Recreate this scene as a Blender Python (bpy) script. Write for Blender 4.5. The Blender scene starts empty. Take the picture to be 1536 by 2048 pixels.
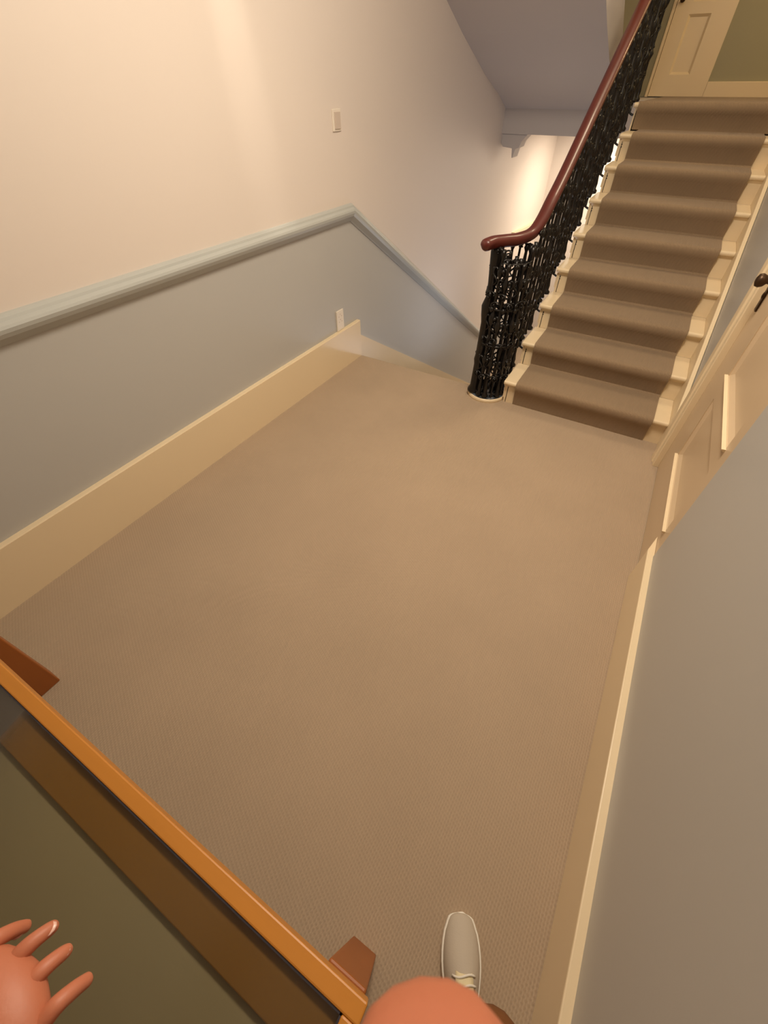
import bpy, bmesh, math, random
from mathutils import Vector, Matrix
random.seed(4)
C = bpy.context.scene.collection
PI = math.pi

# ------------------------------------------------------------------ materials
def srgb(r, g, b):
    f = lambda c: (c/255/12.92) if c/255 <= .04045 else ((c/255+.055)/1.055)**2.4
    return (f(r), f(g), f(b), 1)

def mat(name, col, rough=.6, var=.06, vscale=3., bump=0., bscale=200., metal=0., coat=0., spec=.5, stretch=None):
    m = bpy.data.materials.new(name); m.use_nodes = True
    nt = m.node_tree; N = nt.nodes; L = nt.links
    b = N['Principled BSDF']
    tc = N.new('ShaderNodeTexCoord'); mp = N.new('ShaderNodeMapping')
    L.new(tc.outputs['Object'], mp.inputs['Vector'])
    if stretch: mp.inputs['Scale'].default_value = stretch
    nz = N.new('ShaderNodeTexNoise'); nz.inputs['Scale'].default_value = vscale; nz.inputs['Detail'].default_value = 4
    L.new(mp.outputs[0], nz.inputs['Vector'])
    mx = N.new('ShaderNodeMix'); mx.data_type = 'RGBA'
    lo = tuple(c*(1-var) for c in col[:3])+(1,); hi = tuple(min(1, c*(1+var)) for c in col[:3])+(1,)
    mx.inputs[6].default_value = lo; mx.inputs[7].default_value = hi
    L.new(nz.outputs['Fac'], mx.inputs[0]); L.new(mx.outputs[2], b.inputs['Base Color'])
    b.inputs['Roughness'].default_value = rough
    b.inputs['Metallic'].default_value = metal
    b.inputs['Coat Weight'].default_value = coat
    b.inputs['Specular IOR Level'].default_value = spec
    if bump > 0:
        n2 = N.new('ShaderNodeTexNoise'); n2.inputs['Scale'].default_value = bscale; n2.inputs['Detail'].default_value = 3
        L.new(mp.outputs[0], n2.inputs['Vector'])
        bp = N.new('ShaderNodeBump'); bp.inputs['Strength'].default_value = bump; bp.inputs['Distance'].default_value = .002
        L.new(n2.outputs['Fac'], bp.inputs['Height']); L.new(bp.outputs[0], b.inputs['Normal'])
    return m

def carpet_mat(name, col, rib=True):
    m = mat(name, col, .95, .10, 2.2, spec=.1)
    nt = m.node_tree; N = nt.nodes; L = nt.links; b = N['Principled BSDF']
    tc = N.new('ShaderNodeTexCoord')
    # ribs run along Y, each rib broken into little loops
    sp = N.new('ShaderNodeSeparateXYZ'); L.new(tc.outputs['Object'], sp.inputs[0])
    nz = N.new('ShaderNodeTexNoise'); nz.inputs['Scale'].default_value = 9; L.new(tc.outputs['Object'], nz.inputs['Vector'])
    def math_(op, a, bb):
        n = N.new('ShaderNodeMath'); n.operation = op
        for i, v in enumerate((a, bb)):
            if v is None: continue
            if isinstance(v, (int, float)): n.inputs[i].default_value = v
            else: L.new(v, n.inputs[i])
        return n.outputs[0]
    wob = math_('MULTIPLY', nz.outputs['Fac'], .006)
    x = math_('ADD', sp.outputs[0], wob)
    sx = math_('SINE', math_('MULTIPLY', x, 2*PI/.0085), None)
    row = math_('FLOOR', math_('DIVIDE', x, .0085), None)
    y2 = math_('ADD', sp.outputs[1], math_('MULTIPLY', row, .0043))
    sy = math_('SINE', math_('MULTIPLY', y2, 2*PI/.013), None)
    hgt = math_('ADD', sx, math_('MULTIPLY', sy, .7))
    n3 = N.new('ShaderNodeTexNoise'); n3.inputs['Scale'].default_value = 260; L.new(tc.outputs['Object'], n3.inputs['Vector'])
    hgt = math_('ADD', hgt, math_('MULTIPLY', n3.outputs['Fac'], 1.2))
    bp = N.new('ShaderNodeBump'); bp.inputs['Strength'].default_value = .38; bp.inputs['Distance'].default_value = .0016
    L.new(hgt, bp.inputs['Height']); L.new(bp.outputs[0], b.inputs['Normal'])
    # valleys a touch darker (shade between the ribs put into the colour)
    base = b.inputs['Base Color'].links[0].from_socket
    mr = N.new('ShaderNodeMapRange'); mr.inputs[1].default_value = -1.4; mr.inputs[2].default_value = 2.6
    mr.inputs[3].default_value = .93; mr.inputs[4].default_value = 1.05; L.new(hgt, mr.inputs[0])
    vm = N.new('ShaderNodeVectorMath'); vm.operation = 'SCALE'
    L.new(base, vm.inputs[0]); L.new(mr.outputs[0], vm.inputs[3]); L.new(vm.outputs[0], b.inputs['Base Color'])
    b.inputs['Sheen Weight'].default_value = .15
    return m

M = {}
M['wall'] = mat('upper_wall_paint', srgb(224, 212, 202), .42, .015, .8, .06, 60)
M['dado'] = mat('blue_grey_paint', srgb(182, 180, 176), .4, .02, .8, .06, 60)
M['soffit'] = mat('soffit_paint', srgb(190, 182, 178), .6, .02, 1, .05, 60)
M['trim'] = mat('cream_gloss', srgb(228, 208, 174), .34, .02, 2, .05, 40)
M['rail_paint'] = mat('blue_grey_gloss', srgb(176, 178, 174), .36, .02, 2, .04, 40)
M['landing_wall'] = mat('dado_paint_yellow_lit', srgb(158, 152, 124), .5, .02, .8, .06, 60)  # the dado paint again, with the landing's yellow light put into its colour
M['carpet'] = carpet_mat('ribbed_carpet', srgb(172, 151, 128))
M['runner'] = carpet_mat('runner_carpet', srgb(144, 123, 99))
M['ceiling'] = mat('ceiling_paint', srgb(235, 230, 220), .7, .02)
M['mahogany'] = mat('mahogany', srgb(84, 28, 20), .4, .25, 14, coat=.2, stretch=(1, .12, 1))
M['iron'] = mat('cast_iron', srgb(20, 17, 15), .33, .3, 20, .25, 120, metal=.1, spec=.5)
M['bronze'] = mat('bronze', srgb(70, 52, 36), .4, .2, 20, metal=.7)
M['plastic'] = mat('white_plastic', srgb(232, 222, 208), .35, .01)
M['plastic_dim'] = mat('white_rocker', srgb(206, 190, 176), .35, .01)
M['oak'] = mat('orange_wood', srgb(192, 126, 46), .42, .16, 10, .1, 60, stretch=(.15, 1.5, 1))
M['oak_dark'] = mat('brown_wood', srgb(150, 84, 30), .5, .2, 9, .1, 60, stretch=(1.2, 1.2, .15))
M['mount'] = mat('olive_wood', srgb(150, 104, 32), .55, .16, 7, stretch=(.3, 1, 1))
M['felt'] = mat('grey_green_board', srgb(172, 156, 118), .7, .2, 1.6)
M['skin'] = mat('skin', srgb(186, 112, 82), .5, .10, 14, .12, 220)
M['skin'].node_tree.nodes['Principled BSDF'].inputs['Subsurface Weight'].default_value = .12
M['skin'].node_tree.nodes['Principled BSDF'].inputs['Subsurface Radius'].default_value = (.01, .004, .002)
M['nail'] = mat('nail', srgb(226, 180, 164), .3, .03)
M['shoe'] = mat('white_canvas', srgb(184, 172, 156), .7, .05, 12, .2, 300)
M['tongue'] = mat('cream_canvas', srgb(222, 208, 170), .8, .05, 12, .3, 300)
M['sole'] = mat('white_rubber', srgb(232, 226, 214), .5, .03)
M['dark'] = mat('dark_lining', srgb(48, 44, 52), .8, .1)
M['trousers'] = mat('brown_cloth', srgb(122, 76, 38), .85, .12, 10, .3, 300)
M['shirt'] = mat('grey_cloth', srgb(120, 116, 110), .85, .1, 8, .3, 300)
M['hair'] = mat('brown_hair', srgb(70, 48, 32), .6, .3, 60, stretch=(1, 1, .1))
def glass_mat():
    m = bpy.data.materials.new('table_glass'); m.use_nodes = True
    nt = m.node_tree; N = nt.nodes; L = nt.links; N.remove(N['Principled BSDF'])
    tr = N.new('ShaderNodeBsdfTransparent'); tr.inputs[0].default_value = (.93, .93, .91, 1)
    gl = N.new('ShaderNodeBsdfGlossy'); gl.inputs['Roughness'].default_value = .30; gl.inputs['Color'].default_value = (.45, .45, .45, 1)
    fr = N.new('ShaderNodeFresnel'); fr.inputs['IOR'].default_value = 1.5
    mx = N.new('ShaderNodeMixShader'); L.new(fr.outputs[0], mx.inputs[0]); L.new(tr.outputs[0], mx.inputs[1]); L.new(gl.outputs[0], mx.inputs[2])
    L.new(mx.outputs[0], N['Material Output'].inputs['Surface'])
    return m
M['glass'] = glass_mat()
def worn_mat():
    m = bpy.data.materials.new('worn_blue_paint'); m.use_nodes = True
    nt = m.node_tree; N = nt.nodes; L = nt.links; b = N['Principled BSDF']; b.inputs['Roughness'].default_value = .4
    n = N.new('ShaderNodeTexNoise'); n.inputs['Scale'].default_value = 16; n.inputs['Detail'].default_value = 6
    tc = N.new('ShaderNodeTexCoord'); L.new(tc.outputs['Object'], n.inputs['Vector'])
    cr = N.new('ShaderNodeValToRGB'); e = cr.color_ramp.elements
    e[0].position = .42; e[0].color = srgb(58, 62, 66); e[1].position = .60; e[1].color = srgb(228, 222, 214)
    x = e.new(.54); x.color = srgb(112, 120, 132)
    L.new(n.outputs['Fac'], cr.inputs[0]); L.new(cr.outputs[0], b.inputs['Base Color'])
    return m
M['worn'] = worn_mat()

# ------------------------------------------------------------------ helpers
def obj(name, bm, mats, parent=None, smooth=False, bevel=0, loc=None):
    me = bpy.data.meshes.new(name); 
    bmesh.ops.recalc_face_normals(bm, faces=bm.faces)
    bm.to_mesh(me); bm.free()
    o = bpy.data.objects.new(name, me); C.objects.link(o)
    if not isinstance(mats, (list, tuple)): mats = [mats]
    for m in mats: me.materials.append(m)
    if smooth:
        for p in me.polygons: p.use_smooth = True
    if bevel:
        md = o.modifiers.new('bevel', 'BEVEL'); md.width = bevel; md.segments = 2; md.limit_method = 'ANGLE'
    if parent: o.parent = parent
    return o
def struct(name, bm, mats, bevel=0, smooth=False):
    o = obj(name, bm, mats, None, smooth, bevel); o['kind'] = 'structure'; return o
def thing(name, label, cat, loc=(0, 0, 0), group=None):
    o = bpy.data.objects.new(name, None); C.objects.link(o); o.empty_display_size = .05
    o.location = loc; o['label'] = label; o['category'] = cat
    if group: o['group'] = group
    return o
def tag(o, label, cat, group=None):
    o['label'] = label; o['category'] = cat
    if group: o['group'] = group
    return o
def box(bm, x0, x1, y0, y1, z0, z1, mi=0):
    vs = [bm.verts.new((x, y, z)) for x in (x0, x1) for y in (y0, y1) for z in (z0, z1)]
    for q in ((0, 1, 3, 2), (4, 6, 7, 5), (0, 4, 5, 1), (2, 3, 7, 6), (0, 2, 6, 4), (1, 5, 7, 3)):
        f = bm.faces.new([vs[i] for i in q]); f.material_index = mi
    return vs
def B(*a):
    bm = bmesh.new(); box(bm, *a); return bm
def prism(bm, pts, axis, a, b, mi=0):
    """polygon pts in the plane across axis, extruded from a to b. axis x: pts=(y,z); axis y: pts=(x,z); axis z: pts=(x,y)"""
    def P(p, t): return {'x': (t, p[0], p[1]), 'y': (p[0], t, p[1]), 'z': (p[0], p[1], t)}[axis]
    A = [bm.verts.new(P(p, a)) for p in pts]; Bv = [bm.verts.new(P(p, b)) for p in pts]
    fs = [bm.faces.new(A), bm.faces.new(Bv[::-1])]
    n = len(pts)
    for i in range(n): fs.append(bm.faces.new((A[i], Bv[i], Bv[(i+1) % n], A[(i+1) % n])))
    for f in fs: f.material_index = mi
def sweep(bm, path, prof, up=Vector((0, 0, 1)), caps=True, scale=None):
    """prof: list of (side, up) offsets; swept along path"""
    P = [Vector(p) for p in path]; rings = []
    for i, p in enumerate(P):
        t = (P[min(i+1, len(P)-1)]-P[max(i-1, 0)]).normalized()
        s = t.cross(up)
        if s.length < 1e-4: s = Vector((1, 0, 0))
        s.normalize(); u = s.cross(t).normalized()
        k = scale[i] if scale else 1
        rings.append([bm.verts.new(p+s*a*k+u*b*k) for a, b in prof])
    n = len(prof)
    for a, b in zip(rings, rings[1:]):
        for i in range(n): bm.faces.new((a[i], a[(i+1) % n], b[(i+1) % n], b[i]))
    if caps: bm.faces.new(rings[0][::-1]); bm.faces.new(rings[-1])
def circ(r, n=8, ry=None): return [(r*math.cos(2*PI*i/n), (ry or r)*math.sin(2*PI*i/n)) for i in range(n)]
def tube(bm, path, r, n=6, scale=None): sweep(bm, path, circ(r, n), Vector((.13, .21, .97)) if abs(Vector(path[-1])[2]-Vector(path[0])[2]) < .9*(Vector(path[-1])-Vector(path[0])).length+1e-6 else Vector((1, .01, 0)), True, scale)
def lathe(bm, prof, n=12, c=(0, 0, 0)):
    rings = []
    for r, z in prof: rings.append([bm.verts.new((c[0]+r*math.cos(2*PI*i/n), c[1]+r*math.sin(2*PI*i/n), c[2]+z)) for i in range(n)])
    for a, b in zip(rings, rings[1:]):
        for i in range(n): bm.faces.new((a[i], a[(i+1) % n], b[(i+1) % n], b[i]))
    bm.faces.new(rings[0][::-1]); bm.faces.new(rings[-1])
def ball(bm, c, r, s=(1, 1, 1), u=10, v=7):
    bmesh.ops.create_uvsphere(bm, u_segments=u, v_segments=v, radius=r, matrix=Matrix.Translation(c) @ Matrix.Diagonal((*s, 1)))
def spline(pts, n=8):
    P = [Vector(p) for p in pts]; P = [2*P[0]-P[1]]+P+[2*P[-1]-P[-2]]; out = []
    for i in range(1, len(P)-2):
        a, b, c, d = P[i-1:i+3]
        for k in range(n):
            t = k/n
            out.append(.5*((2*b)+(c-a)*t+(2*a-5*b+4*c-d)*t*t+(3*b-a-3*c+d)*t**3))
    out.append(P[-2]); return out

# ------------------------------------------------------------------ dimensions (metres, camera foot at the origin)
XL, XR = -2.03, .455           # wall faces
YE = 3.004                     # landing edge over the flight going down
RISE, GO, Y1 = .175, .2984, 2.855
XS = -.667                     # left tips of the treads
YLAND = Y1+8*GO; ZLAND = 9*RISE
SD = .62                       # slope of the flight going down
ZLOW = -2.1; ZC = 3.5; YB = -2.2; YUP = 7.2; YFAR = 8.6

# ------------------------------------------------------------------ setting
bm = bmesh.new()
prism(bm, [(XL, YB), (XR+.03, YB), (XR+.03, 2.9), (-.64, 2.9), (-.64, YE-.02), (XL, YE-.02)], 'z', -.06, 0)
fl = struct('floor', bm, M['carpet'])
bm = bmesh.new(); box(bm, XL, .5, 6.15, YFAR, ZLOW-.1, ZLOW)
struct('floor.001', bm, M['carpet'])

# left wall: blue-grey below the dado line, off-white above
bm = bmesh.new()
line = [(YB, 1.05), (2.95, 1.05), (6.30, 1.05-SD*3.35), (YFAR, 1.05-SD*3.35)]
for i in range(3):
    (ya, za), (yb, zb) = line[i], line[i+1]
    prism(bm, [(ya, ZLOW), (yb, ZLOW), (yb, zb), (ya, za)], 'x', XL-.1, XL, 1)
    prism(bm, [(ya, za), (yb, zb), (yb, ZC), (ya, ZC)], 'x', XL-.1, XL, 0)
struct('wall_left', bm, [M['wall'], M['dado']])
# chair rail moulding following the same line
def moulded_run(bm, pts, prof):
    """prof (out, z) extruded along (y,z) pts with mitred joints, out = +x from left wall"""
    rings = []
    for i, (y, z) in enumerate(pts):
        d1 = Vector((pts[i][0]-pts[i-1][0], pts[i][1]-pts[i-1][1])).normalized() if i else None
        d2 = Vector((pts[i+1][0]-pts[i][0], pts[i+1][1]-pts[i][1])).normalized() if i < len(pts)-1 else None
        d1 = d1 or d2; d2 = d2 or d1
        n1 = Vector((-d1.y, d1.x)); n2 = Vector((-d2.y, d2.x)); n = (n1+n2).normalized(); k = 1/n.dot(n1)
        rings.append([bm.verts.new((XL+o, y+n.x*h*k, z+n.y*h*k)) for o, h in prof])
    m = len(prof)
    for a, b in zip(rings, rings[1:]):
        for i in range(m): bm.faces.new((a[i], a[(i+1) % m], b[(i+1) % m], b[i]))
    bm.faces.new(rings[0]); bm.faces.new(rings[-1][::-1])
bm = bmesh.new()
prof = [(-.002, -.048), (.006, -.047), (.012, -.040), (.022, -.030), (.036, -.016), (.044, .000), (.046, .014), (.042, .024), (.033, .030), (.028, .034), (.024, .044), (.012, .052), (-.002, .054)]
moulded_run(bm, [(YB+.01, 1.055), (2.955, 1.055), (6.30, 1.055-SD*3.345), (YFAR-.02, 1.055-SD*3.345)], prof)
struct('trim_1', bm, M['rail_paint'], smooth=False)
# skirtings
bm = bmesh.new(); prism(bm, [(XL-.002, 0), (XL+.03, 0), (XL+.03, .302), (XL+.026, .308), (XL-.002, .308)], 'y', YB+.02, 2.985)
struct('baseboard_left', bm, M['trim'])
bm = bmesh.new()
yk = 6.3
prism(bm, [(2.986, .165), (2.986, -.15), (YE, -.25), (yk, ZLOW-.02), (yk+.4, ZLOW-.02), (yk+.4, ZLOW+.2), (3.02+(.165-.2-ZLOW)/SD, ZLOW+.2), (3.02, .165)], 'x', XL-.002, XL+.014)
struct('trim_2', bm, M['trim'])
bm = bmesh.new()
prism(bm, [(.430, YB+.02), (.430, 1.635), (.459, 1.74), (XR+.004, 1.74), (XR+.004, YB+.02)], 'z', 0, .214)
bmr = struct('baseboard_right', bm, M['trim'], bevel=.004)

# right wall with the door opening
bm = bmesh.new()
DY0, DY1, DZ = 1.60, 2.64, 2.02
box(bm, XR, XR+.12, YB, DY0, -.05, ZC); box(bm, XR, XR+.12, DY1, YLAND+.1, ZLOW, ZC); box(bm, XR, XR+.12, DY0, DY1, DZ, ZC)
box(bm, XR+.05, XR+.12, DY0, DY1, -.05, DZ)
struct('wall_right', bm, M['dado'])
# door leaf with recessed panels
bm = bmesh.new()
ps = [(1.70, 2.33, .30, .64), (1.70, 2.33, .757, 1.42), (1.70, 2.33, 1.54, 1.90)]
xf, xb = .460, .474
ys = [DY0+.002, 1.70, 2.33, DY1-.002]; zs = [.004, .30, .64, .757, 1.42, 1.54, 1.90, DZ-.003]
for i in range(3):
    for k in range(7):
        if i == 1 and k in (1, 3, 5):
            y0, y1, z0, z1 = ys[1], ys[2], zs[k], zs[k+1]
            a = [(y0, z0), (y1, z0), (y1, z1), (y0, z1)]; b_ = .022
            c = [(y0+b_, z0+b_), (y1-b_, z0+b_), (y1-b_, z1-b_), (y0+b_, z1-b_)]
            A = [bm.verts.new((xf, *p)) for p in a]; A2 = [bm.verts.new((xf+.004, *p)) for p in a]
            Cc = [bm.verts.new((xb+.002, *p)) for p in c]
            for j in range(4):
                bm.faces.new((A[j], A[(j+1) % 4], A2[(j+1) % 4], A2[j])); bm.faces.new((A2[j], A2[(j+1) % 4], Cc[(j+1) % 4], Cc[j]))
            bm.faces.new(Cc)
        else:
            bm.faces.new([bm.verts.new((xf, y, z)) for y, z in ((ys[i], zs[k]), (ys[i+1], zs[k]), (ys[i+1], zs[k+1]), (ys[i], zs[k+1]))])
box(bm, xb+.004, xb+.03, DY0+.002, DY1-.002, .004, DZ-.003)
bmesh.ops.remove_doubles(bm, verts=bm.verts, dist=1e-5)
M['door'] = mat('door_gloss', srgb(206, 183, 152), .34, .02, 2, .05, 40)
door = struct('door_1', bm, M['door'])
# handle and key plate as parts
bm = bmesh.new()
lathe(bm, [(.012, 0), (.012, .02), (.010, .03), (.022, .04), (.028, .055), (.024, .068), (.010, .074)], 16)
bmesh.ops.transform(bm, matrix=Matrix.Translation((xf, 2.53, 1.095)) @ Matrix.Rotation(-PI/2, 4, 'Y'), verts=bm.verts)
obj('door_knob', bm, M['bronze'], door, True)
bm = bmesh.new(); box(bm, xf-.008, xf, 2.555, 2.589, .965, 1.065); ball(bm, (xf-.008, 2.572, 1.03), .011, (.5, 1, 1.4))
obj('key_plate', bm, M['bronze'], door, False, .003)
for y0, y1, z0, z1 in ps:
    bm = bmesh.new()
    prism(bm, [(.447, z0-.008), (.446, z0-.003), (.4625, z0-.001), (.4625, z0-.016)], 'y', y0-.012, y1+.012)
    obj('panel_moulding', bm, M['trim'], door, False)
# casing on the stair side of the door, with plinth
bm = bmesh.new()
prof = [(.4605, 2.62), (.43, 2.62), (.425, 2.628), (.425, 2.66), (.416, 2.668), (.412, 2.70), (.412, 2.722), (.42, 2.73), (XR, 2.73), (XR, 2.64), (.4605, 2.64)]
prism(bm, prof, 'z', 0, DZ+.1)
box(bm, .43, XR, DY0, 2.62, DZ, DZ+.1)
struct('trim_3', bm, M['trim'], bevel=.002)

# walls out of sight and far walls
struct('wall_back', B(XL-.1, XR+.12, YB-.1, YB, -.06, ZC), M['wall'])
struct('ceiling', B(XL-.1, 1.6, YB-.1, YFAR+.1, ZC, ZC+.1), M['ceiling'])
bm = bmesh.new(); box(bm, XL-.1, 1.6, YUP, YUP+.1, ZLAND, ZC); struct('wall_upper_far', bm, M['landing_wall'])
bm = bmesh.new(); box(bm, XL-.1, .6, YFAR, YFAR+.1, ZLOW, ZLAND); struct('wall_lower_far', bm, M['wall'])
bm = bmesh.new(); box(bm, .46, .6, YLAND+.12, YFAR, ZLOW, ZLAND-.28); struct('wall_lower_right', bm, M['wall'])
bm = bmesh.new(); box(bm, 1.5, 1.6, YLAND+.1, YUP, ZLAND, ZC); box(bm, XR, 1.6, YLAND, YLAND+.1, ZLAND, ZC); struct('wall_upper_right', bm, M['landing_wall'])
# upper landing slab
bm = bmesh.new()
prism(bm, [(XL, 6.0), (-.64, 6.0), (-.64, YLAND+.03), (1.5, YLAND+.03), (1.5, YFAR), (XL, YFAR)], 'z', ZLAND-.275, ZLAND-.004)
struct('floor.002', bm, [M['soffit']])
bm = bmesh.new(); box(bm, -.64, 1.5, YLAND+.04, YUP, ZLAND-.004, ZLAND+.004)
struct('floor.003', bm, M['runner'])
# sloping soffit of the next flight
bm = bmesh.new()
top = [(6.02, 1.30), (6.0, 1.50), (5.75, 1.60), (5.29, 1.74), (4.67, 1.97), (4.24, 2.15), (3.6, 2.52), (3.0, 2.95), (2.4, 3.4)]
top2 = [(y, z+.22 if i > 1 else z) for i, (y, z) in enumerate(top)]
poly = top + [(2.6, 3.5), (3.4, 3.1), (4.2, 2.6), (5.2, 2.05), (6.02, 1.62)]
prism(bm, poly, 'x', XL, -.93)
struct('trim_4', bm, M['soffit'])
# corbel where that soffit meets the wall
bm = bmesh.new()
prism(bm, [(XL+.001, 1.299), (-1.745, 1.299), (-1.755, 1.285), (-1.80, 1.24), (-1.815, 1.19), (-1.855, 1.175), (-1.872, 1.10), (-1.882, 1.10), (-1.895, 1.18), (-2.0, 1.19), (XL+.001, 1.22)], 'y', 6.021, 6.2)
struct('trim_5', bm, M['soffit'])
# upper skirting and the ledge low in the hall beyond
struct('baseboard_upper', B(-.262, 1.5, YUP-.025, YUP, ZLAND, ZLAND+.118), M['trim'], .004)
bm = bmesh.new(); prism(bm, [(7.1, .10), (7.1, .17), (8.55, .10), (8.55, .03)], 'x', XL, XL+.05)
struct('trim_6', bm, M['trim'])

# far panelled door on the upper landing
bm = bmesh.new()
x0, x1 = -.80, -.262; z0 = ZLAND+.005
xs_ = [x0, -.66, -.46, x1]; zz = [z0, 1.745, 2.165, 2.245, 2.95, 3.1]
yf = YUP-.03
for i in range(3):
    for k in range(5):
        a = [(xs_[i], zz[k]), (xs_[i+1], zz[k]), (xs_[i+1], zz[k+1]), (xs_[i], zz[k+1])]
        if i == 1 and k in (1, 3):
            A = [bm.verts.new((p[0], yf, p[1])) for p in a]; s = .02
            c = [(a[0][0]+s, a[0][1]+s), (a[1][0]-s, a[1][1]+s), (a[2][0]-s, a[2][1]-s), (a[3][0]+s, a[3][1]-s)]
            Cc = [bm.verts.new((p[0], yf+.016, p[1])) for p in c]
            for j in range(4): bm.faces.new((A[j], A[(j+1) % 4], Cc[(j+1) % 4], Cc[j]))
            bm.faces.new(Cc)
        else: bm.faces.new([bm.verts.new((p[0], yf, p[1])) for p in a])
box(bm, x0, x1, yf+.018, YUP, z0, 3.1)
box(bm, x0-.03, x0-.004, YUP-.05, YUP, z0-.005, 3.13)
bmesh.ops.remove_doubles(bm, verts=bm.verts, dist=1e-5)
d2 = struct('door_2', bm, M['trim'])
bm = bmesh.new(); ball(bm, (-.757, yf-.04, 2.262), .024); tube(bm, [(-.757, yf, 2.262), (-.757, yf-.04, 2.262)], .01)
obj('door_knob', bm, M['bronze'], d2, True)

# ------------------------------------------------------------------ staircase going up
st = thing('staircase', 'cream painted wooden staircase rising to the upper landing at right', 'staircase', (0, Y1, 0))
LOC = Matrix.Translation((0, -Y1, 0))
def sobj(name, bm, m, **k):
    bmesh.ops.transform(bm, matrix=LOC, verts=bm.verts); return obj(name, bm, m, st, **k)
for n in range(1, 10):
    y = Y1+(n-1)*GO; z = n*RISE
    bm = bmesh.new()
    nose = [(y+.012, z-.032), (y+.003, z-.026), (y, z-.016), (y+.003, z-.006), (y+.012, z)]
    if n < 9: prism(bm, nose+[(y+GO+.03, z), (y+GO+.03, z-.032)], 'x', XS, .428)
    else: prism(bm, nose+[(y+.10, z), (y+.10, z-.032)], 'x', XS, .428)
    sobj('tread', bm, M['trim'], bevel=.003)
    bm = bmesh.new(); box(bm, -.637, .428, y+.03, y+.05, z-RISE, z-.030)
    # small cove under the nosing
    prism(bm, [(y+.014, z-.032), (y+.03, z-.05), (y+.03, z-.032)], 'x', -.645, .428)
    sobj('riser', bm, M['trim'])
# cut string on the open side
pts = []
for n in range(1, 10):
    y = Y1+(n-1)*GO+.03; pts += [(y, (n-1)*RISE), (y, n*RISE-.031)]
pts += [(YLAND+.13, ZLAND-.031), (YLAND+.13, ZLAND-.30)]
low = [(Y1+.03+.3, -.10), (Y1+.03, -.28)]
bm = bmesh.new(); prism(bm, pts+[(YLAND+.03, ZLAND-.36), (Y1+.03, -.20)], 'x', -.652, -.632)
sobj('string', bm, M['trim'])
# scroll brackets on the string under every tread end
for n in range(1, 9):
    y = Y1+(n-1)*GO+.03; z = n*RISE-.033
    bm = bmesh.new()
    sc = [(y, z), (y+.20, z), (y+.19, z-.02), (y+.13, z-.03), (y+.10, z-.06), (y+.05, z-.07), (y+.02, z-.10), (y, z-.11)]
    prism(bm, sc, 'x', -.662, -.651); sobj('bracket', bm, M['trim'], bevel=.002)
# skirting board up the wall side
bm = bmesh.new()
off = .075
prism(bm, [(2.735, 0), (2.735, .175+.586*(2.80-Y1)+off), (YLAND-.02, .175+.586*(YLAND-.02-Y1)+off-.03), (YLAND-.02, ZLAND-.3), (Y1+.6, 0)], 'x', .428, XR-.002)
sobj('skirting_board', bm, M['trim'], bevel=.003)
# wall under the stairs
bm = bmesh.new()
prism(bm, [(2.91, ZLOW), (2.91, -.20), (YLAND+.03, ZLAND-.36), (YLAND+.1, ZLAND-.28), (6.0, ZLAND-.28), (6.0, ZLOW)], 'x', -.645, -.60)
sobj('spandrel', bm, M['dado'])

# carpet runner
runner = bmesh.new()
th = .007
prof = []
for n in range(1, 10):
    y = Y1+(n-1)*GO; z = n*RISE; zb = z-RISE
    if n == 9: prof += [(y+.03-th, zb+.0115)]
    prof += [(y+.03-th, zb+(.020 if n > 1 else 0)), (y+.0215, zb+.030), (y+.006, z-.070), (y+.001, z-.062)]
    prof += [(y-.004, z-.048), (y-.008, z-.036), (y-.009, z-.024), (y-.008, z-.012), (y-.004, z-.002), (y+.003, z+.005), (y+.013, z+.009), (y+.026, z+.0095), (y+.036, z+.009)]
    if n < 9: prof += [(y+GO-.012, z+.008), (y+GO+.010, z+.009)]
prof += [(YLAND+.045, ZLAND+th)]
def runner_strip(bm, prof, xa, xb):
    inner = [(y+.004, z-.004) for y, z in prof]
    rows = []
    for (y, z), (yi, zi) in zip(prof, inner):
        rows.append([bm.verts.new((xa, yi, zi)), bm.verts.new((xa, y, z)), bm.verts.new((xb, y, z)), bm.verts.new((xb, yi, zi))])
    for a, b in zip(rows, rows[1:]):
        for i in range(4): bm.faces.new((a[i], a[(i+1) % 4], b[(i+1) % 4], b[i]))
    bm.faces.new(rows[0]); bm.faces.new(rows[-1][::-1])
cut = [i for i, p in enumerate(prof) if abs(p[1]-(ZLAND-RISE+.020)) < 1e-6][-1]-1
runner_strip(runner, prof[:cut+1], -.575, .335)
runner_strip(runner, prof[cut:], -.632, .425)
o = obj('stair_runner', runner, M['runner'], None, True)
o.data.set_sharp_from_angle(angle=math.radians(32))
tag(o, 'taupe ribbed carpet runner climbing the cream stairs', 'carpet runner')

# steps going down
dn = thing('descending_staircase', 'carpeted staircase dropping away below the landing beside the left wall', 'staircase', (-1.3, YE, 0))
for i in range(1, 12):
    y = YE+(i-1)*.282; z = -RISE*i
    bm = bmesh.new(); yy0 = y-.015
    prism(bm, [(yy0, z-.06), (yy0, z+RISE-.035 if i > 1 else z+RISE-.062), (yy0, z), (y+.282-.015, z), (y+.30, z-.006), (y+.302, z-.03), (y+.285, z-.06)][0:1]+[(yy0, z), (y+.27, z), (y+.284, z-.008), (y+.286, z-.02), (y+.272, z-.04), (y+.268, z-.18), (yy0, z-.18)], 'x', XL+.014, -.655)
    bmesh.ops.transform(bm, matrix=Matrix.Translation((1.3, -YE, 0)), verts=bm.verts)
    obj('step', bm, M['runner'], dn)

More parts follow.
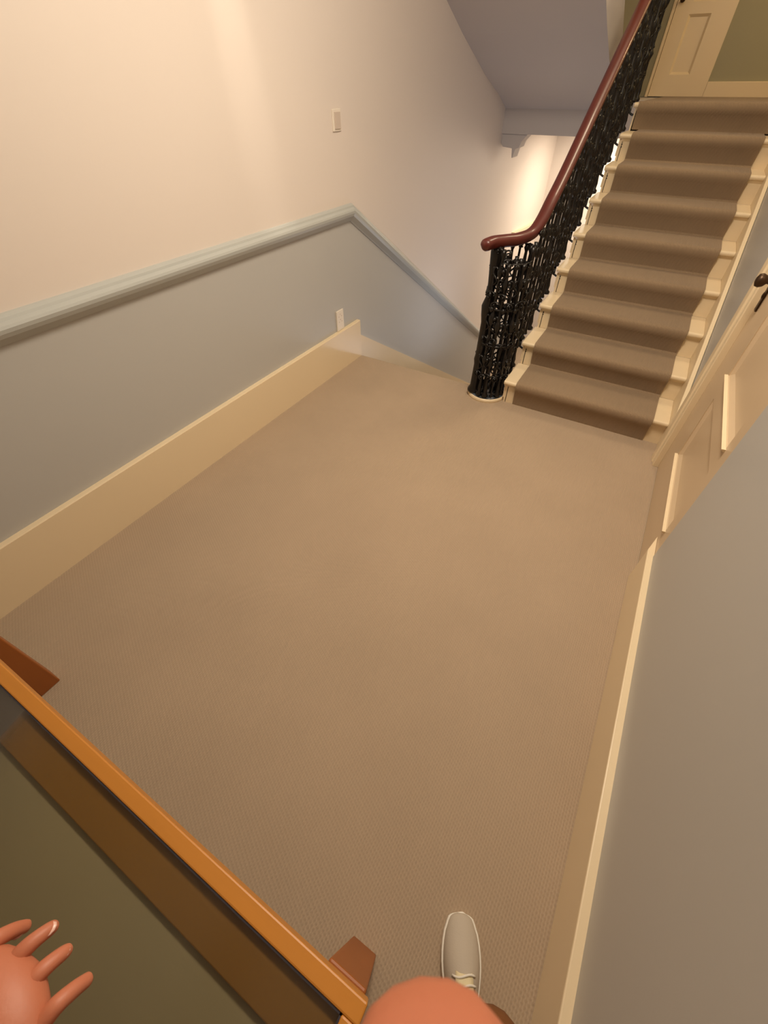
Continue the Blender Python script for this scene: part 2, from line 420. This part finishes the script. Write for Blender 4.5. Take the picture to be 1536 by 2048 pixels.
# ------------------------------------------------------------------ balustrade
bal = thing('balustrade', 'black ornate cast iron balustrade with polished mahogany handrail beside the stairs', 'railing', (-.70, 2.9, 0))
BL = Matrix.Translation((.70, -2.9, 0))
XB = -.695
rail = spline([(-.930, 2.775, 1.022), (-.905, 2.825, 1.028), (-.855, 2.880, 1.030), (-.795, 2.950, 1.032), (-.745, 3.05, 1.048), (-.722, 3.13, 1.10), (-.716, 3.25, 1.182), (-.715, 3.454, 1.300), (-.715, 3.881, 1.581), (-.715, 4.612, 2.055), (-.715, 5.25, 2.470), (-.715, 5.42, 2.55), (-.715, 5.7, 2.56)], 8)
prof_r = [(.041*math.cos(t)*(1 if math.sin(t) > 0 else .85), .034*math.sin(t) if math.sin(t) > 0 else .034*math.sin(t)) for t in [2*PI*i/16 for i in range(16)]]
bm = bmesh.new()
path = list(rail)
# rounded end
d0 = (rail[0]-rail[1]).normalized()
pre = [(rail[0]+d0*.030*math.sin(a), math.cos(a)) for a in (1.45, 1.2, .9, .6, .3)]
path = [p for p, s in pre]+path; sc = [max(.12, s) for p, s in pre]+[1]*len(rail)
sweep(bm, path, prof_r, Vector((0, 0, 1)), True, sc)
bmesh.ops.transform(bm, matrix=BL, verts=bm.verts)
hr = obj('handrail', bm, M['mahogany'], bal, True)
hr['label'] = 'polished reddish brown handrail'
def rail_z(y):
    best = min((p for p in rail if p.x < 0), key=lambda p: abs(p.y-y) + (0 if p.y > 3.05 else .0))
    for a, b in zip(rail, rail[1:]):
        if a.y <= y <= b.y: return a.z+(b.z-a.z)*(y-a.y)/max(1e-6, b.y-a.y)
    return best.z

def arc(cy, cz, r, a0, a1, n=10, x=0, rr=None):
    return [(x, cy+(r+(rr or 0)*k/n)*math.cos(a0+(a1-a0)*k/n), cz+(r+(rr or 0)*k/n)*math.sin(a0+(a1-a0)*k/n)) for k in range(n+1)]
def ornate(H):
    """cast iron baluster of height H, flat ornament in the YZ plane"""
    bm = bmesh.new()
    lathe(bm, [(.007, 0), (.016, .004), (.018, .02), (.009, .032), (.011, .06), (.007, .10), (.0065, .22), (.011, .235), (.015, .25), (.010, .265), (.0065, .28),
               (.0065, .46), (.012, .475), (.017, .50), (.012, .525), (.0065, .54), (.0065, .72), (.012, .735), (.015, .75), (.008, .77), (.006, H-.04), (.012, H-.02), (.008, H)], 8)
    # spiral wound round the shaft
    hel = [(.0085*math.cos(t), .0085*math.sin(t), .28+.18*t/12) for t in [i*.6 for i in range(21)]]
    tube(bm, hel, .0035, 4)
    # scrolls and leaves each side
    for s in (-1, 1):
        for cz, r in ((.14, .026), (.37, .022), (.62, .026), (.84, .02)):
            P = [(0, s*(p[1]+r+.006), p[2]) for p in arc(0, cz, r, PI, PI-s*0-4.6, 12, 0, -.012)]
            tube(bm, P, .0045, 5)
            ball(bm, (0, s*(r+.012), cz+.004), .007, (1, 1, 1.3), 6, 4)
        for cz in (.255, .505, .755):
            P = spline([(0, s*.008, cz-.05), (0, s*.034, cz-.02), (0, s*.028, cz+.012), (0, s*.014, cz+.004)], 4)
            tube(bm, P, .005, 5)
            ball(bm, (s*.006, s*.018, cz), .010, (.8, 1, 1.2), 6, 4)
    return bm
def bracket_bm():
    bm = bmesh.new()
    tube(bm, [(0, 0, .0), (0, 0, -.055), (.018, 0, -.068), (.046, 0, -.068)], .008, 6)
    for k in range(5):
        a = 2*PI*k/5
        ball(bm, (.040, .013*math.cos(a), -.068+.013*math.sin(a)), .011, (.7, 1, 1), 6, 4)
    ball(bm, (.045, 0, -.068), .008, (1, 1, 1), 6, 4)
    return bm
def plain(H):
    bm = bmesh.new()
    lathe(bm, [(.006, 0), (.010, .01), (.006, .03), (.0055, .30), (.010, .315), (.0055, .33), (.0055, .62), (.010, .635), (.0055, .65), (.0055, H-.03), (.009, H)], 8)
    for cz in (.2, .45, .7):
        for s in (-1, 1): tube(bm, spline([(0, 0, cz-.03), (0, s*.026, cz), (0, 0, cz+.03)], 4), .004, 4)
    return bm
HB = .855
proto = obj('baluster', ornate(HB), M['iron'], bal, True)
pbr = obj('rosette_bracket', bracket_bm(), M['iron'], proto, True)
proto2 = obj('baluster', plain(HB), M['iron'], bal, True)
first = [True, True]
def place(kind, y, z0, sz, x=XB, rot=0, br=False):
    src = (proto, proto2)[kind]
    if first[kind]: o = src; first[kind] = False
    else:
        o = src.copy(); C.objects.link(o); o.parent = bal
    o.location = (x+.70, y-2.9, z0); o.scale = (1.55, 1.35, sz); o.rotation_euler = (0, 0, rot)
    if kind == 0 and o is not proto and br:
        c = pbr.copy(); C.objects.link(c); c.parent = o
    return o
for n in range(1, 10):
    y0 = Y1+(n-1)*GO; zt = n*RISE
    for j, kind in ((0, 0), (1, 1), (2, 0)):
        y = y0+.055+j*.0995
        z0 = zt-.005
        zr = rail_z(y)-.022
        if y < 3.0: continue
        place(kind, y, z0, (zr-z0)/HB, br=(j == 0))
# bottom scroll: balusters standing in a ring on the round block
cx, cy, R_ = -.800, 2.925, .112
ring_rail = [p for p in rail if p.y < 3.08]
for k in range(15):
    a = PI*.62+2*PI*k/15
    x, y = cx+R_*math.cos(a), cy+R_*math.sin(a)
    q = min(ring_rail, key=lambda p: (p.x-x)**2+(p.y-y)**2)
    dd = Vector((x-q.x, y-q.y)); top = 1.0 if dd.length < .09 else .93
    place(k % 3 == 2, y, .034, (top-.034)/HB, x=x, rot=a)
for k in range(6):
    a = 2*PI*k/6+.3; place(1, cy+.055*math.sin(a), .034, .90/HB, x=cx+.055*math.cos(a), rot=a)
# iron hoop tying the ring, plus the tapering centre post
def bobj(name, bm, sm=True):
    bmesh.ops.transform(bm, matrix=BL, verts=bm.verts); return obj(name, bm, M['iron'], bal, sm)
for zr, rr in ((.055, R_), (.42, R_+.004), (.66, R_+.004)):
    bm = bmesh.new(); tube(bm, [(cx+rr*math.cos(t), cy+rr*math.sin(t), zr) for t in [2*PI*i/28 for i in range(29)]], .007, 6); bobj('hoop', bm)
for k in range(10):
    a = 2*PI*k/10
    bm = bmesh.new(); ball(bm, (cx+(R_+.014)*math.cos(a), cy+(R_+.014)*math.sin(a), .66), .015, (1, 1, 1.3), 6, 4); bobj('boss', bm)
    bm = bmesh.new(); tube(bm, [(cx+(R_+.0)*math.cos(a+t*.4), cy+(R_+.0)*math.sin(a+t*.4), .10+.32*t) for t in [i/6 for i in range(7)]], .006, 4); bobj('twisted_bar', bm)
bm = bmesh.new()
lathe(bm, [(.05, .034), (.052, .05), (.036, .08), (.032, .25), (.038, .29), (.032, .33), (.030, .55), (.038, .60), (.044, .66), (.024, .72), (.026, .80), (.034, .90), (.040, .97), (.038, 1.015)], 14, (-.885, 2.865, 0))
bmesh.ops.transform(bm, matrix=BL, verts=bm.verts); obj('newel_post', bm, M['iron'], bal, True)
# curling scroll under the handrail
bm = bmesh.new()
P = [(-.82+(.030+.006*t)*math.cos(t)*.8, 2.92+(.030+.006*t)*math.cos(t)*.6, .885+(.030+.006*t)*math.sin(t)) for t in [i*.35 for i in range(18)]]
tube(bm, P, .006, 5)
bmesh.ops.transform(bm, matrix=BL, verts=bm.verts); obj('scroll', bm, M['iron'], bal, True)
# round base block
nb = bmesh.new()
lathe(nb, [(.143, 0), (.145, .012), (.142, .022), (.136, .026)], 36, (cx, cy, 0))
nbo = obj('newel_base', nb, M['trim'], None, False)
tag(nbo, 'round cream block on the carpet under the iron newel cluster', 'newel base')
bm = bmesh.new(); lathe(bm, [(.134, .026), (.132, .032), (.05, .033)], 36, (cx, cy, 0)); obj('worn_top', bm, M['worn'], nbo)

# ------------------------------------------------------------------ fittings on the left wall
sw = thing('light_switch', 'square off-white light switch high on the left wall above the dado rail', 'light switch', (XL, 2.858, 1.536))
obj('plate', B(0, .007, -.043, .043, -.05, .05), M['plastic'], sw, False, .002)
obj('rocker', B(.007, .012, -.026, .034, -.040, .038), M['plastic_dim'], sw, False, .002)
so = thing('wall_socket', 'small white socket just above the cream skirting of the left wall', 'socket', (XL, 2.735, .395))
obj('plate', B(0, .010, -.045, .045, -.085, .065), M['plastic'], so, False, .002)
for zz_ in (-.02, .02):
    bm = bmesh.new()
    for yy, dz in ((-.018, 0), (.018, 0), (0, .016)): box(bm, .0101, .011, yy-.004, yy+.004, zz_+dz-.004, zz_+dz+.004)
    obj('pin_hole', bm, M['plastic_dim'], so)

# ------------------------------------------------------------------ glass topped table
tb = thing('glass_table', 'orange wood table with inset glass top, in the near left corner', 'table', (-.78, -.40, 0))
TX0, TX1, TY0, TY1, TZ = -1.62, .028, -.74, -.098, .75
def tobj(name, bm, m, **k):
    bmesh.ops.transform(bm, matrix=Matrix.Translation((.78, .40, 0)), verts=bm.verts); return obj(name, bm, m, tb, **k)
w = .028
bm = bmesh.new()
box(bm, TX0, TX1, TY1-w, TY1, TZ-.05, TZ); box(bm, TX0, TX1, TY0, TY0+w, TZ-.05, TZ)
box(bm, TX1-w, TX1, TY0+w, TY1-w, TZ-.05, TZ); box(bm, TX0, TX0+w, TY0+w, TY1-w, TZ-.05, TZ)
tobj('frame', bm, M['oak'], bevel=.003)
bm = bmesh.new(); box(bm, TX0+w+.003, TX1-w-.003, TY0+w+.003, TY1-w-.003, TZ-.012, TZ-.006)
tobj('glass_pane', bm, M['glass'])
bm = bmesh.new()
for q in ((TX0+w, TX1-w, TY1-w-.003, TY1-w), (TX0+w, TX1-w, TY0+w, TY0+w+.003), (TX1-w-.003, TX1-w, TY0+w, TY1-w), (TX0+w, TX0+w+.003, TY0+w, TY1-w)): box(bm, *q, TZ-.014, TZ-.003)
tobj('seam', bm, M['dark'])
bm = bmesh.new(); iw = .068
a = (TX0+w, TX1-w, TY0+w, TY1-w)
box(bm, a[0], a[1], a[3]-iw, a[3], TZ-.030, TZ-.020); box(bm, a[0], a[1], a[2], a[2]+iw, TZ-.030, TZ-.020)
box(bm, a[1]-iw, a[1], a[2]+iw, a[3]-iw, TZ-.030, TZ-.020); box(bm, a[0], a[0]+iw, a[2]+iw, a[3]-iw, TZ-.030, TZ-.020)
tobj('inner_border', bm, M['mount'], bevel=.002)
bm = bmesh.new(); box(bm, a[0]+.02, a[1]-.02, a[2]+.02, a[3]-.02, TZ-.045, TZ-.036); tobj('panel', bm, M['felt'])
for lx in (-1.57, -.055):
    for ly in (-.168, -.70):
        bm = bmesh.new()
        prism(bm, [(lx+.008, ly+.008), (lx+.072, ly+.008), (lx+.072, ly+.072), (lx+.008, ly+.072)], 'z', 0, TZ-.05)
        for v in bm.verts:
            k = 1.0 if v.co.z < .01 else .93
            v.co.x = lx+.04+(v.co.x-lx-.04)*1.2*k; v.co.y = ly+.04+(v.co.y-ly-.04)*1.2*k
        tobj('leg', bm, M['oak_dark'], bevel=.004)

# ------------------------------------------------------------------ person (photographer, looking down)
def skin_mesh(name, verts, edges, radii, sub=2, root=0):
    me = bpy.data.meshes.new(name); me.from_pydata([tuple(v) for v in verts], edges, [])
    o = bpy.data.objects.new(name, me); C.objects.link(o)
    o.modifiers.new('skin', 'SKIN').use_smooth_shade = True
    if not me.skin_vertices: 
        bmx = bmesh.new(); bmx.from_mesh(me); bmx.verts.layers.skin.verify(); bmx.to_mesh(me); bmx.free()
    for i, r in enumerate(radii):
        sv = me.skin_vertices[0].data[i]; sv.radius = (r, r) if not isinstance(r, tuple) else r; sv.use_root = (i == root)
    s = o.modifiers.new('sub', 'SUBSURF'); s.levels = sub; s.render_levels = sub
    dg = bpy.context.evaluated_depsgraph_get(); ev = o.evaluated_get(dg)
    nm = bpy.data.meshes.new_from_object(ev); o.modifiers.clear(); o.data = nm
    for p in nm.polygons: p.use_smooth = True
    return o
CAM = Vector((0, 0, 1.6963))
RC = Matrix(((0.8610938251869538, 0.508438904264284, -0.002702749606246353), (-0.3645065633151098, 0.6210180539392935, 0.6938815042798451), (-0.35447480802605386, 0.5965119087763353, -0.7200841292258185)))
def V(*a): return Vector(a)
class Sk:
    def __init__(s): s.v = []; s.e = []; s.r = []
    def add(s, p, r, par=None):
        s.v.append(Vector(p)); s.r.append(r); i = len(s.v)-1
        if par is not None: s.e.append((par, i))
        return i
    def chain(s, pts, par):
        for p, r in pts: par = s.add(p, r, par)
        return par
BX = .235
body = Sk()
pel = body.add((BX, -.46, .95), .12)
ch = body.add((BX, -.47, 1.12), .115, pel); chest = body.add((BX, -.47, 1.32), .125, ch)
nk = body.add((BX, -.46, 1.46), .055, chest); hd0 = body.add((BX, -.44, 1.55), .058, nk)
hd1 = body.add((BX, -.43, 1.63), .088, hd0); hd2 = body.add((BX, -.44, 1.72), .085, hd1)
# legs
body.chain([((BX+.075, -.44, .88), .085), ((BX+.085, -.36, .50), .056), ((BX+.085, -.27, .32), .050), ((.300, -.115, .10), .036), ((.290, -.07, .045), .032), ((.255, -.01, .035), .028)], pel)
body.chain([((BX-.075, -.46, .88), .085), ((BX-.080, -.45, .48), .056), ((BX-.080, -.47, .30), .050), ((BX-.08, -.50, .10), .036), ((BX-.085, -.47, .045), .032), ((BX-.09, -.40, .035), .028)], pel)
# left arm reaching out over the table, hand with spread fingers
la = body.chain([((BX-.15, -.46, 1.40), .055), ((BX-.30, -.50, 1.26), .044), ((-.16, -.47, 1.155), .038), ((-.24, -.37, 1.155), .033), ((-.262, -.315, 1.158), .025), ((-.262, -.275, 1.160), .028)], chest)
lp = body.add((-.250, -.245, 1.162), (.034, .022), la)
# right arm folded up, hand under the phone
ra = body.chain([((BX+.14, -.46, 1.40), .055), ((BX+.165, -.40, 1.22), .044), ((BX+.13, -.33, 1.18), .040), ((.20, -.26, 1.38), .032), ((.12, -.21, 1.52), .025)], chest)
rp = body.add((.088, -.165, 1.570), (.034, .022), ra)
person = skin_mesh('person', body.v, body.e, body.r, 2, 0)
person.data.materials.append(M['skin'])
tag(person, 'person standing at the bottom edge, white shoe on the carpet and fingertip near the lens', 'person')
def finger(name, pts, nail=None):
    s = Sk(); par = None
    for p, r in pts: par = s.add(p, r, par)
    o = skin_mesh(name, s.v, s.e, s.r, 2, 0); return o
fing = []
# left hand fingers: rooted inside the palm, spread, tips up over the glass
bases = [(-.300, -.214), (-.270, -.206), (-.243, -.208), (-.213, -.212)]
tips = [(-.292, -.180, -.020), (-.262, -.160, -.006), (-.238, -.164, -.010), (-.207, -.168, -.014)]
for (bx, by), (tx, ty, tz) in zip(bases, tips):
    z = 1.150
    fing.append(finger('f', [((bx*.6+-.25*.4, by-.018, z), .0105), ((bx, by, z+.003), .0092), (((bx+tx)/2, (by+ty)/2, z+.008), .0078), ((tx-(tx-bx)*.25, ty-(ty-by)*.25, z+.004+tz*.5), .0068), ((tx, ty-.004, z+tz), .0055)]))
fing.append(finger('f', [((-.235, -.262, 1.16), .014), ((-.205, -.250, 1.157), .0115), ((-.180, -.232, 1.152), .0095), ((-.166, -.214, 1.148), .0080)]))
# right hand: forefinger tip sits just under the lens, the others curl round
def cam(x, y, z): return CAM+RC.transposed() @ Vector((x, y, z))
tipc = cam(.0062, -.0680, .0535)
rpv = V(.088, -.165, 1.570)
fing.append(finger('f', [(rpv+V(-.01, .01, 0), .0125), (rpv+V(-.030, .034, .018), .0112), ((rpv*.45+tipc*.55)+V(.0, -.004, -.006), .0100), (tipc+cam(.002,-.030,-.002)-CAM, .0135), (tipc+cam(.0005,-.010,0)-CAM, .0138), (tipc, .0130)]))
for k, (dx, dz) in enumerate(((.006, -.016), (.012, -.034), (.018, -.050))):
    b0 = rpv+V(dx, .004-k*.002, dz*.7)
    fing.append(finger('f', [(b0, .0110), (b0+V(-.030, .020, .006), .0098), (b0+V(-.052, .016, .008), .0086), (b0+V(-.062, -.006, .004), .0078), (b0+V(-.050, -.024, 0), .0068)]))
fing.append(finger('f', [(rpv+V(.0, -.012, .0), .014), (rpv+V(-.024, -.024, .028), .0112), (rpv+V(-.046, -.022, .052), .0098), (rpv+V(-.060, -.012, .072), .0082)]))
# merge the fingers into the one body mesh
bm = bmesh.new(); bm.from_mesh(person.data)
for f in fing:
    bm.from_mesh(f.data); bpy.data.objects.remove(f)
# face: nose, brow, chin, ears worked onto the head
for c, r, s in (((BX, -.338, 1.655), .015, (.8, 1.1, 1.5)), ((BX, -.352, 1.600), .016, (1.5, .6, .5)), ((BX-.088, -.44, 1.655), .022, (.35, .8, 1.3)), ((BX+.088, -.44, 1.655), .022, (.35, .8, 1.3))):
    ball(bm, c, r, s, 12, 8)
ball(bm, (-.252, -.240, 1.154), .058, (1.10, .94, .50), 24, 14)
for f in bm.faces: f.smooth = True
bm.to_mesh(person.data); bm.free()
for s in (-1, 1):
    bm = bmesh.new(); ball(bm, (BX+s*.032, -.352, 1.677), .012, (1.2, .6, .8), 12, 8); obj('eye', bm, M['plastic'], person, True)
def nail(c, n, r):
    bm = bmesh.new(); ball(bm, (0, 0, 0), r, (1, 1.3, .25), 10, 6)
    bmesh.ops.transform(bm, matrix=Matrix.Translation(c) @ n.to_track_quat('Z', 'Y').to_matrix().to_4x4(), verts=bm.verts)
    obj('fingernail', bm, M['nail'], person, True)
for (tx, ty, tz) in tips: nail(Vector((tx, ty-.009, 1.150+tz+.0085)), Vector((0, .3, 1)), .0048)
# hair
bm = bmesh.new(); ball(bm, (BX, -.462, 1.70), .105, (.93, 1.0, 1.02), 20, 12)
for v in list(bm.verts):
    if v.co.y > -.40 and v.co.z < 1.735: bm.verts.remove(v)
obj('hair', bm, M['hair'], person, True)
# clothes: shells over the same skeleton
sh = Sk(); a = sh.add((BX, -.47, .93), .135); b_ = sh.add((BX, -.475, 1.12), .128, a); c_ = sh.add((BX, -.475, 1.32), .138, b_); d_ = sh.add((BX, -.465, 1.43), .075, c_)
sh.chain([((BX-.15, -.465, 1.40), .066), ((BX-.26, -.49, 1.30), .056)], c_); sh.chain([((BX+.135, -.465, 1.39), .064), ((BX+.16, -.42, 1.27), .054)], c_)
o = skin_mesh('shirt', sh.v, sh.e, sh.r); o.data.materials.append(M['shirt']); o.parent = person
tr = Sk(); a = tr.add((BX, -.46, .96), .132)
tr.chain([((BX+.078, -.44, .86), .098), ((BX+.087, -.36, .50), .070), ((BX+.088, -.26, .30), .062), ((.330, -.085, .18), .082), ((.330, -.052, .075), .084)], a)
tr.chain([((BX-.078, -.46, .86), .098), ((BX-.080, -.45, .48), .070), ((BX-.080, -.475, .30), .062), ((BX-.08, -.505, .13), .055), ((BX-.08, -.505, .10), .052)], a)
o = skin_mesh('trousers', tr.v, tr.e, tr.r); o.data.materials.append(M['trousers']); o.parent = person
# shoes
def shoe(toe, ang):
    root = None
    T = Matrix.Translation((toe[0], toe[1], 0)) @ Matrix.Rotation(ang, 4, 'Z')
    def outline(y, k=1.0):  # y from 0 (toe) to -.285 (heel): half width
        t = -y/.285
        w = [0, .037, .045, .049, .051, .051, .049, .045, .041, .038, .038, .036, .032, .023, 0]
        i = min(13, int(t*14)); f = t*14-i
        if i == 0: return w[1]*math.sqrt(max(0, 1-(1-f)**2))*k
        return (w[i]*(1-f)+w[i+1]*f)*k
    ysl = [0, -.0008, -.003, -.006]+[-.285*i/28 for i in range(1, 29)]
    # sole
    bm = bmesh.new(); pts = [(outline(y)+.0035, y) for y in ysl[1:-1]]; pts = [(.006, .0035), (-.006, .0035)][:1]+pts+[(0, -.289)]+[(-x, y) for x, y in pts[::-1]]
    prism(bm, pts, 'z', 0, .024); bmesh.ops.transform(bm, matrix=T, verts=bm.verts)
    root = obj('shoe', bm, M['sole'], person, False, .003)
    # upper
    bm = bmesh.new(); rows = []
    for y in ysl[1:-1]:
        t = -y/.285; hgt = .030+.045*min(1, t/.42)**.8+(.018 if t > .75 else 0)*min(1, (t-.75)/.15 if t > .75 else 0)
        wd = outline(y); row = []
        for k in range(13):
            a = PI*k/12
            row.append(bm.verts.new((wd*math.cos(a)*(1-.12*math.sin(a)), y, .018+(hgt-.018)*math.sin(a)**.75)))
        rows.append(row)
    for r1, r2 in zip(rows, rows[1:]):
        for k in range(12): bm.faces.new((r1[k], r1[k+1], r2[k+1], r2[k]))
    bm.faces.new(rows[0]); bm.faces.new(rows[-1][::-1])
    bmesh.ops.transform(bm, matrix=T, verts=bm.verts); obj('upper', bm, M['shoe'], root, True)
    bm = bmesh.new()
    P = [(-.105, .068), (-.125, .078), (-.150, .084), (-.175, .088), (-.195, .094)]
    for (y0, z0), (y1, z1) in zip(P, P[1:]):
        a_ = [bm.verts.new((x, y0, z0-x*x*9)) for x in (-.022, -.011, 0, .011, .022)]; b2 = [bm.verts.new((x, y1, z1-x*x*9)) for x in (-.024, -.012, 0, .012, .024)]
        for k in range(4): bm.faces.new((a_[k], a_[k+1], b2[k+1], b2[k]))
    bmesh.ops.remove_doubles(bm, verts=bm.verts, dist=.003)
    bmesh.ops.transform(bm, matrix=T, verts=bm.verts); t_ = obj('tongue', bm, M['tongue'], root, True)
    t_.modifiers.new('s', 'SOLIDIFY').thickness = .004
    bm = bmesh.new()
    for y, z in ((-.120, .079), (-.138, .084), (-.156, .088)):
        tube(bm, [(x, y+.004*math.sin(x*90), z-x*x*14) for x in [-.03+.006*i for i in range(11)]], .0028, 5)
    bmesh.ops.transform(bm, matrix=T, verts=bm.verts); obj('laces', bm, M['sole'], root, True)
    bm = bmesh.new()
    tube(bm, [(.037*math.cos(t), -.222+.055*math.sin(t), .089+.012*abs(math.sin(t))) for t in [2*PI*i/20 for i in range(21)]], .006, 6)
    bmesh.ops.transform(bm, matrix=T, verts=bm.verts); obj('collar', bm, M['dark'], root, True)
shoe((.190, .108), .42)
shoe((BX-.10, -.33), .05)

# ------------------------------------------------------------------ lights
def area(name, loc, size, e, col, rot=(0, 0, 0), sy=None):
    l = bpy.data.lights.new(name, 'AREA'); l.energy = e; l.color = col; l.size = size
    if sy: l.shape = 'RECTANGLE'; l.size_y = sy
    o = bpy.data.objects.new(name, l); o.location = loc; o.rotation_euler = rot; C.objects.link(o); return o
def point(name, loc, r, e, col):
    l = bpy.data.lights.new(name, 'POINT'); l.energy = e; l.color = col; l.shadow_soft_size = r
    o = bpy.data.objects.new(name, l); o.location = loc; C.objects.link(o); return o
WARM = (1, .87, .70)
point('ceiling_lamp', (-.45, 1.65, 2.95), .25, 25, WARM)
area('tread_fill', (-.15, 4.3, 3.4), .5, 20, (1, .80, .55))  # unseen overhead light added to lift the tread tops above the risers
area('added_downlight', (-.45, 1.75, 3.1), .6, 56, WARM)  # second emitter added beside the ceiling lamp, aimed down to leave risers darker
def spot(name, loc, to, deg, e, col, r=.03):
    l = bpy.data.lights.new(name, 'SPOT'); l.energy = e; l.color = col; l.spot_size = math.radians(deg); l.spot_blend = 1; l.shadow_soft_size = r
    o = bpy.data.objects.new(name, l); o.location = loc; C.objects.link(o)
    o.rotation_euler = (Vector(to)-Vector(loc)).to_track_quat('-Z', 'Y').to_euler(); return o
spot('wall_streak_helper', (-1.72, 1.95, 3.3), (-2.03, 2.12, 1.75), 12, 70, WARM)  # unseen spots added to draw the soft bright streaks on the left wall
spot('wall_streak_helper', (-1.72, 2.60, 3.3), (-2.03, 2.62, 1.9), 11, 32, WARM)
area('fill_lamp', (-.7, -.6, 3.4), 1.6, 2, (1, .83, .62))
area('hall_lamp', (-.85, 7.7, 1.27), .8, 58, (1, .88, .70))
point('landing_lamp', (.9, 6.4, 3.2), .1, 26, (1, .72, .38))
area('well_cool_fill', (-.9, 4.3, -.7), .6, 10, (.82, .87, 1), (PI*.9, 0, 0))  # cool light added in the stairwell to turn the nearby dado bluish
w = bpy.data.worlds.new('world'); bpy.context.scene.world = w; w.use_nodes = True
w.node_tree.nodes['Background'].inputs[0].default_value = (.9, .85, .8, 1); w.node_tree.nodes['Background'].inputs[1].default_value = .05

# ------------------------------------------------------------------ camera
cd = bpy.data.cameras.new('camera'); co = bpy.data.objects.new('camera', cd); C.objects.link(co)
cd.sensor_fit = 'VERTICAL'; cd.sensor_height = 24; cd.lens = 24*827.96/2048
cd.clip_start = .008; cd.clip_end = 50
Rm = Matrix((RC[0], RC[1], -RC[2])).transposed()
co.matrix_world = Matrix.Translation(CAM) @ Rm.to_4x4()
cd.dof.use_dof = True; cd.dof.focus_distance = 2.6; cd.dof.aperture_fstop = cd.lens/.64
sc_ = bpy.context.scene; sc_.camera = co
sc_.view_settings.view_transform = 'Standard'; sc_.view_settings.look = 'None'
sc_.view_settings.exposure = 0
